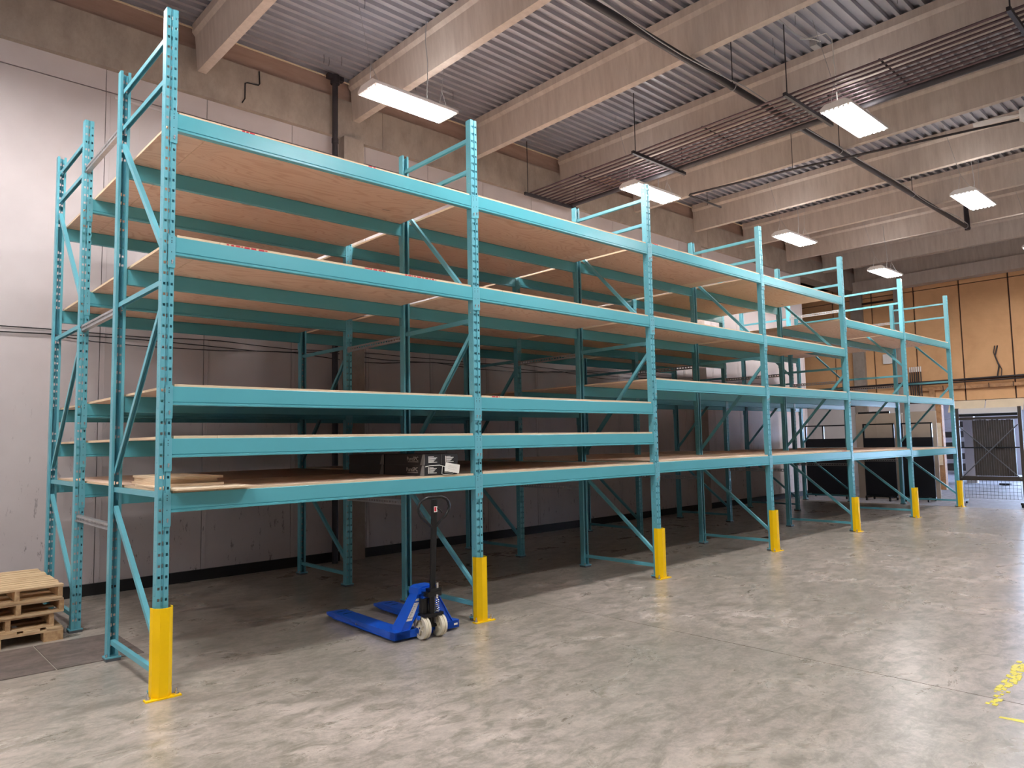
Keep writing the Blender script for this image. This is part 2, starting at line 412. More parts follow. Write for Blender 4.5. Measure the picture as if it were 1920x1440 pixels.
# ------------------------------------------------------------------ lights
def light_fixture():
    t = thing('high_bay_light', (0,0,0), 'x', 'light', 'hanging fluorescent high-bay lights')
    h = MB(); L = 0.63
    top = [(-.205,0),(-.205,.035),(-.13,.085),(.13,.085),(.205,.035),(.205,0)]
    h.prism(top, 'x', -L, L, close=False)
    for sx in (-1, 1):
        x = sx*L
        h.add([(x,p[0],p[1]) for p in top], [tuple(range(6))])
    # inward lip
    h.box(-L, L, -.205, -.185, -0.001, 0.002).box(-L, L, .185, .205, -0.001, 0.002)
    h.box(-L, -L+.02, -.185, .185, -0.001, 0.002).box(L-.02, L, -.185, .185, -0.001, 0.002)
    h.build('housing', M['white'], t)
    rf = MB(); n = 6
    for i in range(n):
        y0 = -.186+i*.062
        rf.prism([(y0,.012),(y0+.012,.034),(y0+.05,.034),(y0+.062,.012)], 'x', -L+.02, L-.02, close=False)
    rf.build('reflector', M['white'], t)
    tm = MB().cyl((-L+.05,0,0), (L-.05,0,0), 0.0165, 8).mesh('tube', M['tube'])
    sm = MB().box(-.012,.012,-.012,.012,0,.03).mesh('lamp_socket', M['white'])
    for i in range(n):
        yy = -.155+i*.062
        ob('tube', tm, t, (0, yy, -.004))
        for sx in (-1, 1): ob('lamp_socket', sm, t, (sx*(L-.035), yy, -.012))
    for sx in (-1, 1):
        MB().tube([(sx*.52,-.1,.08),(sx*.55,.04,.36),(sx*.62,.02+.22*(sx<0),1.31)], 0.0035, 5).build('hanger_wire', M['galv'], t)
        MB().tube([(sx*.52,.1,.08),(sx*.55,.04,.36)], 0.0035, 5).build('hanger_wire', M['galv'], t)
    MB().tube([(.30,.05,.08),(.33,.08,.22),(.32,.05,.42),(.34,.07,.7),(.33,.10,1.0),(.36,.12,1.31)], 0.006, 6).build('power_cord', M['galv'], t)
    for k in range(4):
        MB().box(-.5+.27*k, -.5+.27*k+.18, -.05, .05, .0862, .0872).build('added_uplight', M['up'], t)  # glowing strips added on the housing top to lift the ceiling light
    return t
proto = light_fixture()
LP = [(3.48, 1.95, 5.99, 'bright rectangular high-bay light nearest the camera, hung above the first rack bay'),
      (8.62, 2.0, 5.98, 'high-bay light hung behind the third tall front post'),
      (13.1, 1.57, 5.86, 'high-bay light hung above the rack between the fourth and fifth front posts'),
      (17.55, 1.38, 5.75, 'smallest high-bay light, hung before the tan wall at the rack end'),
      (8.38, -1.60, 5.98, 'large high-bay light hung under the heating coil at upper right'),
      (13.17, -1.74, 5.86, 'high-bay light hung at the far right under a thin pale cord'),
      (18.35, -1.68, 5.82, 'far high-bay light barely showing at the right edge, level with the tan wall top'),
      (3.32, -1.66, 5.93, 'high-bay light cut off by the top edge of the picture')]
OFF = [(-1.6, 1.95), (-1.7, -1.65), (-6.7, 1.95), (-6.7, -1.65)] + \
      [(x, -5.3) for x in (-4.2, 3.3, 10.9, 18.3)]
for i, (x, y, z, lab) in enumerate(LP):
    o = proto if i == 0 else copy_tree(proto)
    o.location = (x, y, z); o['label'] = lab
for i, (x, y) in enumerate(OFF):
    o = copy_tree(proto); o.location = (x, y, 5.95)
    o['label'] = 'high-bay light hanging outside the picture over the open floor'
    o['group'] = 'high-bay lights outside the picture'

# ------------------------------------------------------------------ pallet racks
HOLE_P, Z0 = 0.0762, 0.075
def upright_mesh():
    mb = MB()
    def strip(p, q, holes=None):
        # vertical strip from plan point p to q; holes=(u0,u1,h,zoff)
        P = lambda u, z: (p[0]+(q[0]-p[0])*u, p[1]+(q[1]-p[1])*u, z)
        if not holes:
            mb.add([P(0,0),P(1,0),P(1,H),P(0,H)], [(0,1,2,3)]); return
        u0, u1, h, zo = holes
        mb.add([P(0,0),P(u0,0),P(u0,H),P(0,H)], [(0,1,2,3)]); mb.add([P(u1,0),P(1,0),P(1,H),P(u1,H)], [(0,1,2,3)])
        z = 0.0; k = 0
        while True:
            a = Z0+k*HOLE_P+zo
            if a+h > H-0.02: break
            mb.add([P(u0,z),P(u1,z),P(u1,a),P(u0,a)], [(0,1,2,3)]); z = a+h; k += 1
        mb.add([P(u0,z),P(u1,z),P(u1,H),P(u0,H)], [(0,1,2,3)])
    s = .041
    strip((-s,.036),(-s,-.036), (.46,.56,.008,.03)); strip((s,-.036),(s,.036), (.46,.56,.008,.03))
    strip((-s,-.036),(-s+.002,-.038)); strip((s-.002,-.038),(s,-.036))
    strip((-s+.002,-.038),(-.011,-.038), (.22,.78,.019,0)); strip((.011,-.038),(s-.002,-.038), (.22,.78,.019,0))
    strip((-.011,-.038),(-.008,-.029)); strip((.008,-.029),(.011,-.038))
    strip((-.008,-.029),(.008,-.029), (.14,.86,.028,-.004))
    strip((-s,.036),(-.020,.036)); strip((.020,.036),(s,.036))
    strip((-.020,.036),(-.020,.026)); strip((.020,.026),(.020,.036))
    return mb.mesh('upright', M['teal'])
UP = upright_mesh()
bp = MB(); bp.box(-.057,.057,-.046,.066,.022,.032).box(-.054,.054,-.044,.063,.0,.022,1)
bp.cyl((-.045,.052,.03),(-.045,.052,.055),.008,8,2).cyl((.045,.042,.03),(.045,.042,.055),.008,8,2)
BPL = bp.mesh('base_plate', [M['teal'], M['gasket'], M['chrome']])

def beam_mesh(L):
    h = L/2
    # y: 0 is the outer face, +y inwards; z: 0 is the top
    pr = [(0.002,0),(0.0,-.003),(0.0,-.108),(.005,-.112),(.005,-.116),(-.003,-.119),(-.003,-.131),(.003,-.134),(.044,-.134),(.046,-.130),(.046,-.010),(.040,0)]
    return MB().prism(pr, 'x', -h, h).mesh('load_beam', M['teal2'])
def conn_mesh(sx):
    # angle plate hooked on half of the post face; sx=+1: at the beam's +x end
    mb = MB()
    x0, x1 = (0, sx*.047)
    a, b = min(x0, x1), max(x0, x1)
    mb.box(a, b, -.006, -.002, -.225, .006)
    mb.box(-.0025, .0025, -.006, .044, -.225, .006)
    mb.box(a, b, -.007, -.002, -.229, -.224, 1)
    for dz, r in ((-.012, .0035), (-.034, .0035), (-.046, .0035), (-.115, .0035)):
        mb.cyl(((a+b)/2, -.0055, dz), ((a+b)/2, -.0072, dz), r, 6, 2)
    mb.cyl(((a+b)/2+.004, -.006, -.178), ((a+b)/2+.004, -.016, -.178), .0065, 8, 3)
    mb.box((a+b)/2, (a+b)/2+.008, -.010, -.006, -.200, -.178, 3)
    return mb.mesh('beam_connector', [M['teal'], M['teal2'], M['blk'], M['galv']])
CONN = {s: conn_mesh(s) for s in (1, -1)}
BEAM = [beam_mesh(X[i+1]-X[i]-.080) for i in range(6)]

def strut(p0, p1):
    """open C channel brace, built as a folded strip"""
    p0, p1 = Vector(p0), Vector(p1); d = (p1-p0).normalized(); a = Vector((1,0,0)); b = a.cross(d).normalized()
    mb = MB(); w, h = .017, .019
    pr = [(-w,-h),(-w,h),(w,h),(w,-h),(w-.003,-h),(w-.003,h-.003),(-w+.003,h-.003),(-w+.003,-h)]
    if b.z < 0: b = -b
    vs = [p0+a*x+b*y_ for x, y_ in pr]+[p1+a*x+b*y_ for x, y_ in pr]; n = 8
    mb.add(vs, [(i,(i+1)%n,(i+1)%n+n,i+n) for i in range(n)]+[tuple(range(n))[::-1],tuple(range(n,2*n))])
    return mb
D = YR[1]
HB = [strut((0,.03,z),(0,D-.03,z)).mesh('brace', M['teal']) for z in (.145, 1.36, 2.885, 4.40, 4.72)]
DB = [strut(a, b).mesh('diagonal_brace', M['teal']) for a, b in
      (((0,D-.03,1.215),(0,.03,.30)), ((0,.03,2.76),(0,D-.03,1.50)), ((0,D-.03,4.255),(0,.03,3.09)))]

def rack_row(name, y0, label, note):
    t = thing(name, (0, y0, 0), label, 'rack', 'teal pallet rack rows')
    for i, x in enumerate(X):
        for yy, rz in ((0, 0), (D, math.pi)):
            u = ob('upright', UP, t, (x, yy, .03), (0,0,rz))
            ob('base_plate', BPL, u, (0,0,-.03))
        for me in HB: ob('brace', me, t, (x, 0, 0))
        for me in DB: ob('diagonal_brace', me, t, (x, 0, 0))
    for b in range(6):
        cx = (X[b]+X[b+1])/2; hl = (X[b+1]-X[b])/2-.0405
        for z in LV[b]:
            for yy, rz in ((-.038, 0), (D+.038, math.pi)):
                o = ob('load_beam', BEAM[b], t, (cx, yy, z), (0,0,rz))
                ob('beam_connector', CONN[1], o, (hl-.002, 0, 0)); ob('beam_connector', CONN[-1], o, (-hl+.002, 0, 0))
    return t
rack_f = rack_row('pallet_rack', 0.0, 'teal pallet rack row beside the aisle, its front posts wearing yellow guards', '')
rack_r = rack_row('pallet_rack', YR[2], 'teal pallet rack row standing behind the front row, next to the pale wall', '')

# perforated row spacers tie both rows
def spacer_mesh():
    mb = MB(); L = YR[2]-YR[1]-.076; w = .028; n = 22; pit = L/n
    y0 = 0.0
    for sx, zc in ((-1, 0),):
        x = -.02
        mb.add([(x,0,-w),(x,L,-w),(x,L,-w+.018),(x,0,-w+.018)], [(0,1,2,3)])
        mb.add([(x,0,w-.018),(x,L,w-.018),(x,L,w),(x,0,w)], [(0,1,2,3)])
        y = 0.0
        for k in range(n):
            mb.add([(x,y,-w+.018),(x,y+pit*.42,-w+.018),(x,y+pit*.42,w-.018),(x,y,w-.018)], [(0,1,2,3)]); y += pit
    mb.add([(-.02,0,w),(-.02,L,w),(.02,L,w),(.02,0,w)], [(0,1,2,3)])
    mb.add([(-.02,0,-w),(-.02,L,-w),(.02,L,-w),(.02,0,-w)], [(0,1,2,3)])
    mb.add([(.02,0,w),(.02,L,w),(.02,L,w-.012),(.02,0,w-.012)], [(0,1,2,3)])
    mb.add([(.02,0,-w),(.02,L,-w),(.02,L,-w+.012),(.02,0,-w+.012)], [(0,1,2,3)])
    mb.box(-.024, .024, -.004, .0, -w-.01, w+.01).box(-.024, .024, L, L+.004, -w-.01, w+.01)
    return mb.mesh('row_spacer', M['galv'])
SP = spacer_mesh()
for x in X:
    for z in (1.05, 2.85, 4.415):
        o = ob('row_spacer', SP, rack_f, (x, YR[1]+.038, z)); o['label'] = 'galvanised slotted row spacer'

# ------------------------------------------------------------------ plywood decks
LN = {5: ['lowest','second','middle','fourth','top'], 4: ['lowest','second','third','top'], 3: ['lowest','middle','top']}
BN = ['nearest','second','third','fourth','fifth','farthest']
BANDS = [(-.022, 1.195), (1.199, 2.425), (2.429, 3.650)]
def ply_panel(x0, x1, y0, y1, th, mats):
    mb = MB(); mb.box(x0, x1, y0, y1, 0, th, 0, 1); return mb.mesh('plywood_sheet', mats)
for b in range(6):
    for li, z in enumerate(LV[b]):
        t = thing('plywood_deck', (X[b], 0, z+.0005), 'bare plywood deck on the %s shelf level of the %s rack bay' % (LN[len(LV[b])][li], BN[b]),
                  'shelf deck', 'plywood decks on the pallet racks')
        wdt = X[b+1]-X[b]; warm = b < 2 or (b == 3 and li == 0) or b >= 4
        for r, (y0, y1) in enumerate(BANDS):
            jog = [0.37, 0.37, 0.37][r] if (b+li) % 3 != 2 else wdt-.37
            th = .018+.002*((b*3+li+r) % 2)
            mt = M['plyw'] if (warm or (r+li) % 3 == 2) else M['plyp']
            ob('plywood_sheet', ply_panel(.062, jog-.0015, y0, y1, th, [M['plyw'] if b != 3 else mt, M['edge']]), t)
            ob('plywood_sheet', ply_panel(jog+.0015, wdt-.052, y0, y1, th, [mt, M['edge']]), t)
# stamps printed on sheet edges and tops near the aisle
def stamp(bay, z, x0, x1, seed, mt='red'):
    rnd = random.Random(seed); mb = MB(); x = x0
    while x < x1:
        w_ = rnd.uniform(.012, .05); w_ = min(w_, x1-x)
        mb.box(x, x+w_, -.0235, -.0225, z+.004+rnd.uniform(0,.004), z+.0175)
        x += w_+rnd.uniform(.006, .02)
    return mb
decks = [o for o in COL.objects if o.name.startswith('plywood_deck')]
def deck_at(b, z):
    return min(decks, key=lambda o: abs(o.location.x-X[b])*50+abs(o.location.z-z))
for b, z, a, c, sd in ((0,3.205,.42,.74,1),(0,3.205,1.62,1.85,2),(0,3.205,2.04,2.39,3),(0,4.125,.53,.63,4),(0,4.125,1.66,1.73,5),
                       (1,2.125,.2,.3,6),(3,1.40,-.35+2.9,2.72,7),(2,4.15,.1,.2,8)):
    d_ = deck_at(b, z); mb = stamp(b, 0, a, c, sd); o = mb.build('edge_stamp', M['red'], d_); o['label'] = 'red stamp printed on the plywood edge'

# ------------------------------------------------------------------ yellow post guards
def guard():
    t = thing('post_guard', (0,0,0), 'x', 'post guard', 'yellow guards on the front posts')
    g = MB()
    pr = [(-.069,.045),(-.065,-.005),(-.030,-.048),(.030,-.048),(.065,-.005),(.069,.045),(.063,.045),(.059,-.003),(.027,-.042),(-.027,-.042),(-.059,-.003),(-.063,.045)]
    g.prism(pr, 'z', .01, .60)
    g.build('guard_plate', M['yellow'], t)
    b_ = MB(); b_.box(-.115, .115, -.062, .002, 0, .009); b_.build('foot_plate', M['yellow'], t)
    for sx in (-1, 1):
        a = MB().cyl((sx*.092,-.028,.009),(sx*.092,-.028,.016),.017,10).cyl((sx*.092,-.028,.016),(sx*.092,-.028,.030),.011,6).cyl((sx*.092,-.028,.03),(sx*.092,-.028,.052),.006,8)
        a.build('anchor_bolt', M['chrome'], t)
    return t
ORD = ['first (nearest)','second','third','fourth','fifth','sixth','seventh (farthest)']
g0 = guard()
for i, x in enumerate(X):
    o = g0 if i == 0 else copy_tree(g0)
    o.location = (x+.001, -.052, 0); o.rotation_euler = (0,0,random.uniform(-.03,.03))
    o['label'] = 'yellow steel guard bolted to the floor before the %s front rack post' % ORD[i]

# ------------------------------------------------------------------ pallet jack
jx, jy = 2.185, -.02
j = thing('pallet_jack', (jx, jy, 0), 'blue hand pallet jack with black upright handle, parked under the first rack bay', 'pallet jack', rz=R(-1.5))
for sx in (-1, 1):
    c = sx*.262
    f = MB(); wv = .08
    y_tip = 1.17
    # fork: folded channel with tapered nose
    f.add([(c-wv,-.10,.085),(c+wv,-.10,.085),(c+wv,1.02,.085),(c-wv,1.02,.085),(c-wv+.02,y_tip,.062),(c+wv-.02,y_tip,.062)], [(0,1,2,3),(3,2,5,4)])
    f.add([(c-wv,-.10,.085),(c-wv,1.02,.085),(c-wv+.02,y_tip,.062),(c-wv+.02,y_tip,.036),(c-wv,.98,.028),(c-wv,-.10,.022)], [(0,1,2,3,4,5)])
    f.add([(c+wv,-.10,.085),(c+wv,1.02,.085),(c+wv-.02,y_tip,.062),(c+wv-.02,y_tip,.036),(c+wv,.98,.028),(c+wv,-.10,.022)], [(5,4,3,2,1,0)])
    f.add([(c-wv,-.10,.085),(c+wv,-.10,.085),(c+wv,-.10,.022),(c-wv,-.10,.022)], [(0,3,2,1)])
    f.add([(c-wv+.02,y_tip,.062),(c+wv-.02,y_tip,.062),(c+wv-.02,y_tip,.036),(c-wv+.02,y_tip,.036)], [(0,1,2,3)])
    f.prism([(c-wv+.008,.082),(c+wv-.008,.082),(c+wv-.008,.03),(c-wv+.008,.03)], 'y', -.09, .98)
    fk = f.build('fork', M['blue'], j)
    for q in (.86, .97): MB().box(c-.045, c+.045, q, q+.012, .0845, .0865).build('slot', M['blk'], fk)
    MB().cyl((c-.035,.93,.030),(c+.035,.93,.030),.030,14).build('load_roller', M['nylon'], j)
    MB().cyl((c+sx*wv,.55,.055),(c+sx*(wv+.004),.55,.055),.008,8).build('pin', M['chrome'], fk)
fr = MB()
fr.prism([(-.30,-.10),(.30,-.10),(.342,-.10),(.342,-.02),(-.342,-.02),(-.342,-.10)], 'z', .022, .088)
fr.box(-.18, .18, -.06, .0, .03, .085)
fr.build('heel_beam', M['blue'], j)
lf = []
for sx in (-1, 1):
    q = MB()
    b0, b1, t0, t1 = sx*.275, sx*.185, sx*.085, sx*.02
    v = [(b0,-.085,.085),(b1,-.085,.085),(b1,.06,.085),(b0,.06,.085),(t0,-.085,.40),(t1,-.085,.40),(t1,.02,.40),(t0,.02,.40)]
    q.add(v, [(0,1,5,4),(1,2,6,5),(2,3,7,6),(3,0,4,7),(3,2,1,0),(4,5,6,7)])
    # raised rim
    q.bar((b1,-.088,.085),(t1,-.088,.40),.006,.02,(0,1,0)); q.bar((b0,-.088,.085),(t0,-.088,.40),.006,.02,(0,1,0))
    lf.append(q.build('a_frame_leg', M['blue'], j))
q = MB(); q.prism([(-.11,.375),(-.10,.425),(-.06,.44),(.06,.44),(.10,.425),(.11,.375)], 'y', -.11, .03); q.build('top_bracket', M['blue'], j)
q = MB(); q.box(-.07, .07, -.14, -.09, .33, .425); q.build('front_bracket', M['blue'], j)
# stickers on the left leg
def onleg(s0, s1, off, w0, w1, mt, nm, par):
    bl, tl = Vector((-.275,-.0865,.085)), Vector((-.085,-.0865,.40)); br, tr = Vector((-.185,-.0865,.085)), Vector((-.02,-.0865,.40))
    P = lambda s, u: (bl.lerp(tl, s)).lerp(br.lerp(tr, s), u)+Vector((0,-off,0))
    mb = MB().add([P(s0,w0),P(s0,w1),P(s1,w1),P(s1,w0)], [(0,1,2,3)]); o = mb.build(nm, mt, par)
    return o, P
st, P = onleg(.24, .70, .0012, .15, .85, M['paper'], 'sticker', lf[0]); st['label'] = 'white instruction sticker'
for k in range(7):
    s = .34+.05*k; mb = MB().add([P(s,.3),P(s,.45+.05*(k%3)),P(s+.012,.45+.05*(k%3)),P(s+.012,.3)], [(0,1,2,3)])
    mb.v = [(a, b-.0008, c) for a, b, c in mb.v]; mb.build('print_line', M['blk'], lf[0])
st, _ = onleg(.74, .80, .0012, .2, .8, M['paper'], 'sticker', lf[0]); st['label'] = 'small white sticker'
st, _ = onleg(.30, .315, .0018, .15, .85, M['blk'], 'sticker_rule', lf[0])
st = MB().box(.285,.325,-.1015,-.1002,.045,.062).build('sticker', M['paper'], j)
# steering wheels, pump, handle
for sx in (-1, 1):
    c = sx*.085; wy = -.145
    wh = MB()
    for (a, b, r0) in ((-.028,-.015,.095),(-.015,-.004,.098),(-.004,.004,.090),(.004,.015,.098),(.015,.028,.095)):
        wh.cyl((c+a,wy,.098),(c+b,wy,.098),r0,28,0,cap=False)
        for e in (a, b):
            n = 28
            o_ = [(c+e, wy+r0*math.cos(2*math.pi*i/n), .098+r0*math.sin(2*math.pi*i/n)) for i in range(n)]
            i_ = [(c+e, wy+.066*math.cos(2*math.pi*i/n), .098+.066*math.sin(2*math.pi*i/n)) for i in range(n)]
            wh.add(o_+i_, [(i,(i+1)%n,(i+1)%n+n,i+n) for i in range(n)])
    wh.cyl((c-.008,wy,.098),(c+.008,wy,.098),.067,28,0)
    W = wh.build('steer_wheel', M['nylon'], j)
    for k in range(5):
        an = 2*math.pi*k/5
        MB().bar((c,wy,.098),(c,wy+.064*math.cos(an),.098+.064*math.sin(an)),.050,.014,(0,-math.sin(an),math.cos(an))).build('spoke', M['nylon'], W)
    MB().cyl((c-.030,wy,.098),(c+.030,wy,.098),.022,14).build('hub', M['nylon'], W)
    MB().cyl((c-.033,wy,.098),(c+.033,wy,.098),.010,10).build('axle_cap', M['chrome'], W)
MB().cyl((-.06,-.145,.098),(.06,-.145,.098),.014,10).build('axle', M['black'], j)
pm = MB()
pm.cyl((0,-.145,.10),(0,-.145,.205),.022,12).box(-.10,.10,-.20,-.10,.19,.215).box(-.12,.12,-.165,-.125,.172,.192)
pm.cyl((-.055,-.12,.215),(-.055,-.12,.34),.040,16).cyl((0,-.165,.215),(0,-.165,.42),.030,16)
pm.box(-.07,.07,-.215,-.10,.36,.40).box(-.045,.075,-.21,-.13,.40,.425).cyl((-.075,-.17,.385),(.075,-.17,.385),.016,10)
pm.build('pump', M['black'], j)
for sx in (-1, 1): MB().cyl((sx*.115,-.145,.185),(sx*.135,-.145,.185),.018,10).build('bolt', M['blue'], j)
sp = [(.022+.017*math.cos(a*.9), -.212+.017*math.sin(a*.9), .225+a*.0026) for a in range(48)]
MB().tube(sp, .0035, 5).build('spring', M['chrome'], j)
MB().cyl((.022,-.212,.345),(.022,-.212,.375),.012,10).box(.012,.032,-.222,-.214,.43,.475).build('release_rod', M['chrome'], j)
hd = MB()
hd.bar((0,-.175,.395),(.004,-.215,1.195),.052,.030,(0,1,0),0,.006)
hd.build('handle_post', M['black'], j)
half = [(0.0,.945),(.03,.965),(.075,1.005),(.125,1.045),(.155,1.085),(.165,1.125),(.155,1.165),(.125,1.195),(.08,1.212),(.03,1.215)]
loop = [(a, -.205-(z-.945)*.05, z) for a, z in half]+[(-a, -.205-(z-.945)*.05, z) for a, z in half[::-1][0:-1]]
MB().tube(loop, .0125, 10, closed=True).build('grip_loop', M['black'], j)
MB().tube([(.02,-.222,1.12),(.055,-.23,1.10),(.075,-.232,1.075)], .006, 6).build('release_lever', M['black'], j)
lb = MB().box(-.014,.020,-.2335,-.2322,1.085,1.135).build('handle_label', M['paper'], j); lb['label'] = 'white label with red panel'
MB().box(-.010,.010,-.2345,-.2336,1.092,1.130).build('red_panel', M['red'], lb)

# ------------------------------------------------------------------ pallets at lower left
PG = 'stacked wooden pallets'
def pallet(z, x1, y0, style, label, seed):
    rnd = random.Random(seed)
    t = thing('wooden_pallet', (x1-1.02, y0, z), label, 'pallet', PG, rz=R(rnd.uniform(-.6,.6)))
    hgt = {'s': .122, 'b': .128}[style]; Lx, Ly = 1.02, 1.20
    if style == 's':
        for xx in (0, .33, .66, .985):
            MB().box(xx, xx+.036, .0, Ly, .018, hgt-.018).build('stringer', M['stringer'], t)
        yy = 0.0
        while yy < Ly-.05:
            wd = rnd.choice((.09,.10,.14)); wd = min(wd, Ly-yy)
            e = rnd.uniform(-.012, .006)
            MB().box(-.01, Lx+e+.006, yy, yy+wd, hgt-.018, hgt).build('deck_board', M['plank'], t); yy += wd+rnd.uniform(.012,.03)
        for yy in (0.0, .28, .56, .84, 1.10):
            MB().box(0, Lx, yy, yy+.095, 0, .018).build('bottom_board', M['plank'], t)
    else:
        for xx in (0, .41, .87):
            for yy in (0, .52, 1.05):
                MB().box(xx, xx+.15, yy, yy+.14, .0, .082).build('block', M['stringer'], t)
        for yy in (0, .52, 1.05): MB().box(0, Lx, yy, yy+.14, .082, .102).build('stretcher_board', M['plank'], t)
        xx = 0.0
        while xx < Lx-.05:
            wd = rnd.choice((.14, .12)); wd = min(wd, Lx-xx)
            MB().box(xx, xx+wd, -.005, Ly, .102, .122).build('deck_board', M['plank'], t); xx += wd+.05
    return t
pallet(0.0, -.135, 2.23, 'b', 'block pallet with chipboard feet, lowest of the stack beside the rear rack row', 1)
pallet(.1225, -.205, 2.24, 's', 'wooden pallet second from the floor, pushed slightly left in its stack', 2)
pallet(.245, -.135, 2.23, 's', 'wooden pallet third from the floor in the stack at lower left', 3)
pallet(.3675, -.15, 2.22, 's', 'weathered wooden pallet topmost of the stack at lower left', 4)

# floor sheets by the pallets
for (a, b, lab) in ((-2.2, -.383, 'dark thin floor sheet in front of the pallet stack, left of its twin'),
                    (-.371, .25, 'dark thin floor sheet running under the first rack end, right of its twin')):
    o = MB().box(a, b, 1.20, 2.12, 0.0, .006).build('floor_sheet', M['mat']); tag(o, lab, 'floor sheet', 'thin sheets on the floor')

# ------------------------------------------------------------------ plywood offcuts on the lowest shelf
zt = 1.372+.0205
def offcut(x, y, z, wx, wy_, th, rz, lab):
    mb = MB(); mb.box(-wx/2, wx/2, -wy_/2, wy_/2, 0, th, 0, 1)
    o = mb.build('plywood_offcut', [M['plyp'], M['edge']], None, (x, y, z), (0,0,R(rz))); tag(o, lab, 'board', 'loose plywood boards on the lowest shelf')
offcut(.335, .36, zt, .56, 1.06, .012, -1.5, 'long thin plywood sheet at the bottom of the board stack, jutting over the front beam')
offcut(.305, .66, zt+.0125, .39, .92, .018, 1, 'plywood board second from the bottom of the stack behind the first post')
offcut(.30, .69, zt+.031, .375, .86, .030, -1.5, 'thick plywood board in the middle of the stack behind the first post')
offcut(.31, .67, zt+.0615, .39, .88, .019, 1, 'plywood board lying on top of the stack behind the first post')

# ------------------------------------------------------------------ flooring cartons on the lowest shelf
def carton(x, y, z, lab, front=True, side=True):
    w_, d_, h_ = .185, .66, .096
    t = thing('flooring_carton', (x, y, z), lab, 'box', 'black flooring cartons on the lowest shelf')
    MB().box(0, w_, 0, d_, 0, h_).build('carton_body', M['carton'], t)
    MB().box(-.0008, w_+.0008, -.0012, .0, -.0, h_).build('end_panel', M['cartonend'], t)
    # pale slanted band at the front of the side
    MB().add([(-.0012,.0,.0),(-.0012,.075,.0),(-.0012,.035,h_),(-.0012,.0,h_)], [(0,1,2,3)]).build('side_band', M['cartonflap'], t)
    if side:
        me = text_mesh('PureSPC', .052, 'side_lettering'); me.materials.append(M['greyprint'])
        o = ob('side_lettering', me, t, (-.0022, .285, .040), (R(90), 0, R(-90))); o['label'] = 'grey lettering reading PureSPC'
        MB().box(-.0018,-.0012,.10,.27,.026,.031).build('side_rule', M['greyprint'], t)
    if front:
        for k in range(6):
            MB().box(.05, .05+.05+.012*((k*3)%4), -.0020, -.0012, .070-k*.010, .075-k*.010).build('spec_line', M['paper'], t)
        MB().box(.040,.046,-.0020,-.0012,.018,.078).build('spec_bar', M['paper'], t)
    return t
cz = 1.372+.0205; cx0 = 2.235
carton(cx0, -.02, cz, 'black flooring carton, front lower left of the stack behind the second post')
carton(cx0+.188, -.02, cz, 'black flooring carton, front lower right of the stack, behind the white tag', side=False)
tp = carton(cx0+.006, -.02, cz+.0975, 'black flooring carton, front upper left of the stack under the shelf')
carton(cx0+.194, -.025, cz+.0975, 'black flooring carton, front upper right of the stack, above the white tag', side=False)
carton(cx0, .655, cz, 'black flooring carton, rear lower left of the stack on the lowest shelf', False, False)
carton(cx0+.188, .655, cz, 'black flooring carton, rear lower right, hidden behind the front cartons', False, False)
carton(cx0+.004, .655, cz+.0975, 'black flooring carton, rear upper left of the stack on the lowest shelf', False, False)
carton(cx0+.192, .655, cz+.0975, 'black flooring carton, rear upper right, behind the front cartons', False, False)
tg = thing('hang_tag', (cx0+.30, -.045, cz+.062), 'white paper tag on a loop of string hanging before the black cartons', 'tag')
q = MB(); q.box(-.085,.085,-.001,.001,-.04,.04); q.build('tag_card', M['paper'], tg, (0.0,0,0), (0,R(10),0))
for k in range(3): MB().box(-.05,.03+.02*(k%2),-.0022,-.0012,.018-k*.016,.021-k*.016).build('tag_line', M['greyprint'], tg, (0,0,0), (0,R(10),0))
MB().tube([(-.07,0,.012),(-.11,.005,.02),(-.115,.01,-.05),(-.09,.012,-.058),(.0,.012,-.056),(.06,.012,-.03)], .003, 5).build('string_loop', M['paper'], tg)
MB().tube([(-.07,0,.012),(-.14,.012,.03),(-.25,.012,.028),(-.30,.012,.02)], .0035, 5).build('string', M['paper'], tg)

# ------------------------------------------------------------------ overhead services
# heating coil: maroon pipes on crossbars
coil = thing('heating_coil', (8.2, 4.1, 6.3), 'bank of long maroon heating pipes hung on dark crossbars below the roof', 'pipe coil')
for k in range(9):
    xx = -.52+.125*k
    MB().cyl((xx, .10-.02*(k%3), .045), (xx, -17, .045), .017, 8).build('pipe', M['pipe'], coil)
q = MB(); q.cyl((.62,.0,.06),(.62,-17,.06),.055,12); q.build('header_pipe', M['dpipe'], coil)
q = MB(); q.cyl((.74,-1.2,.10),(.74,-17,.10),.03,10); q.build('header_pipe', M['dpipe'], coil)
for k in range(5):
    MB().box(-.53, .50, -1.2-2.55*k-.012, -1.2-2.55*k+.012, .060, .068).build('cross_strap', M['dpipe'], coil)
for yy in (-.05, -2.56, -5.13, -7.7, -10.3):
    MB().bar((-.68,yy,0),(.80,yy,0),.045,.05,(0,0,1)).build('crossbar', M['dpipe'], coil)
    for sx in (-.60, .72):
        MB().cyl((sx,yy,0),(sx,yy,1.02),.008,6).build('hanger_rod', M['dpipe'], coil)
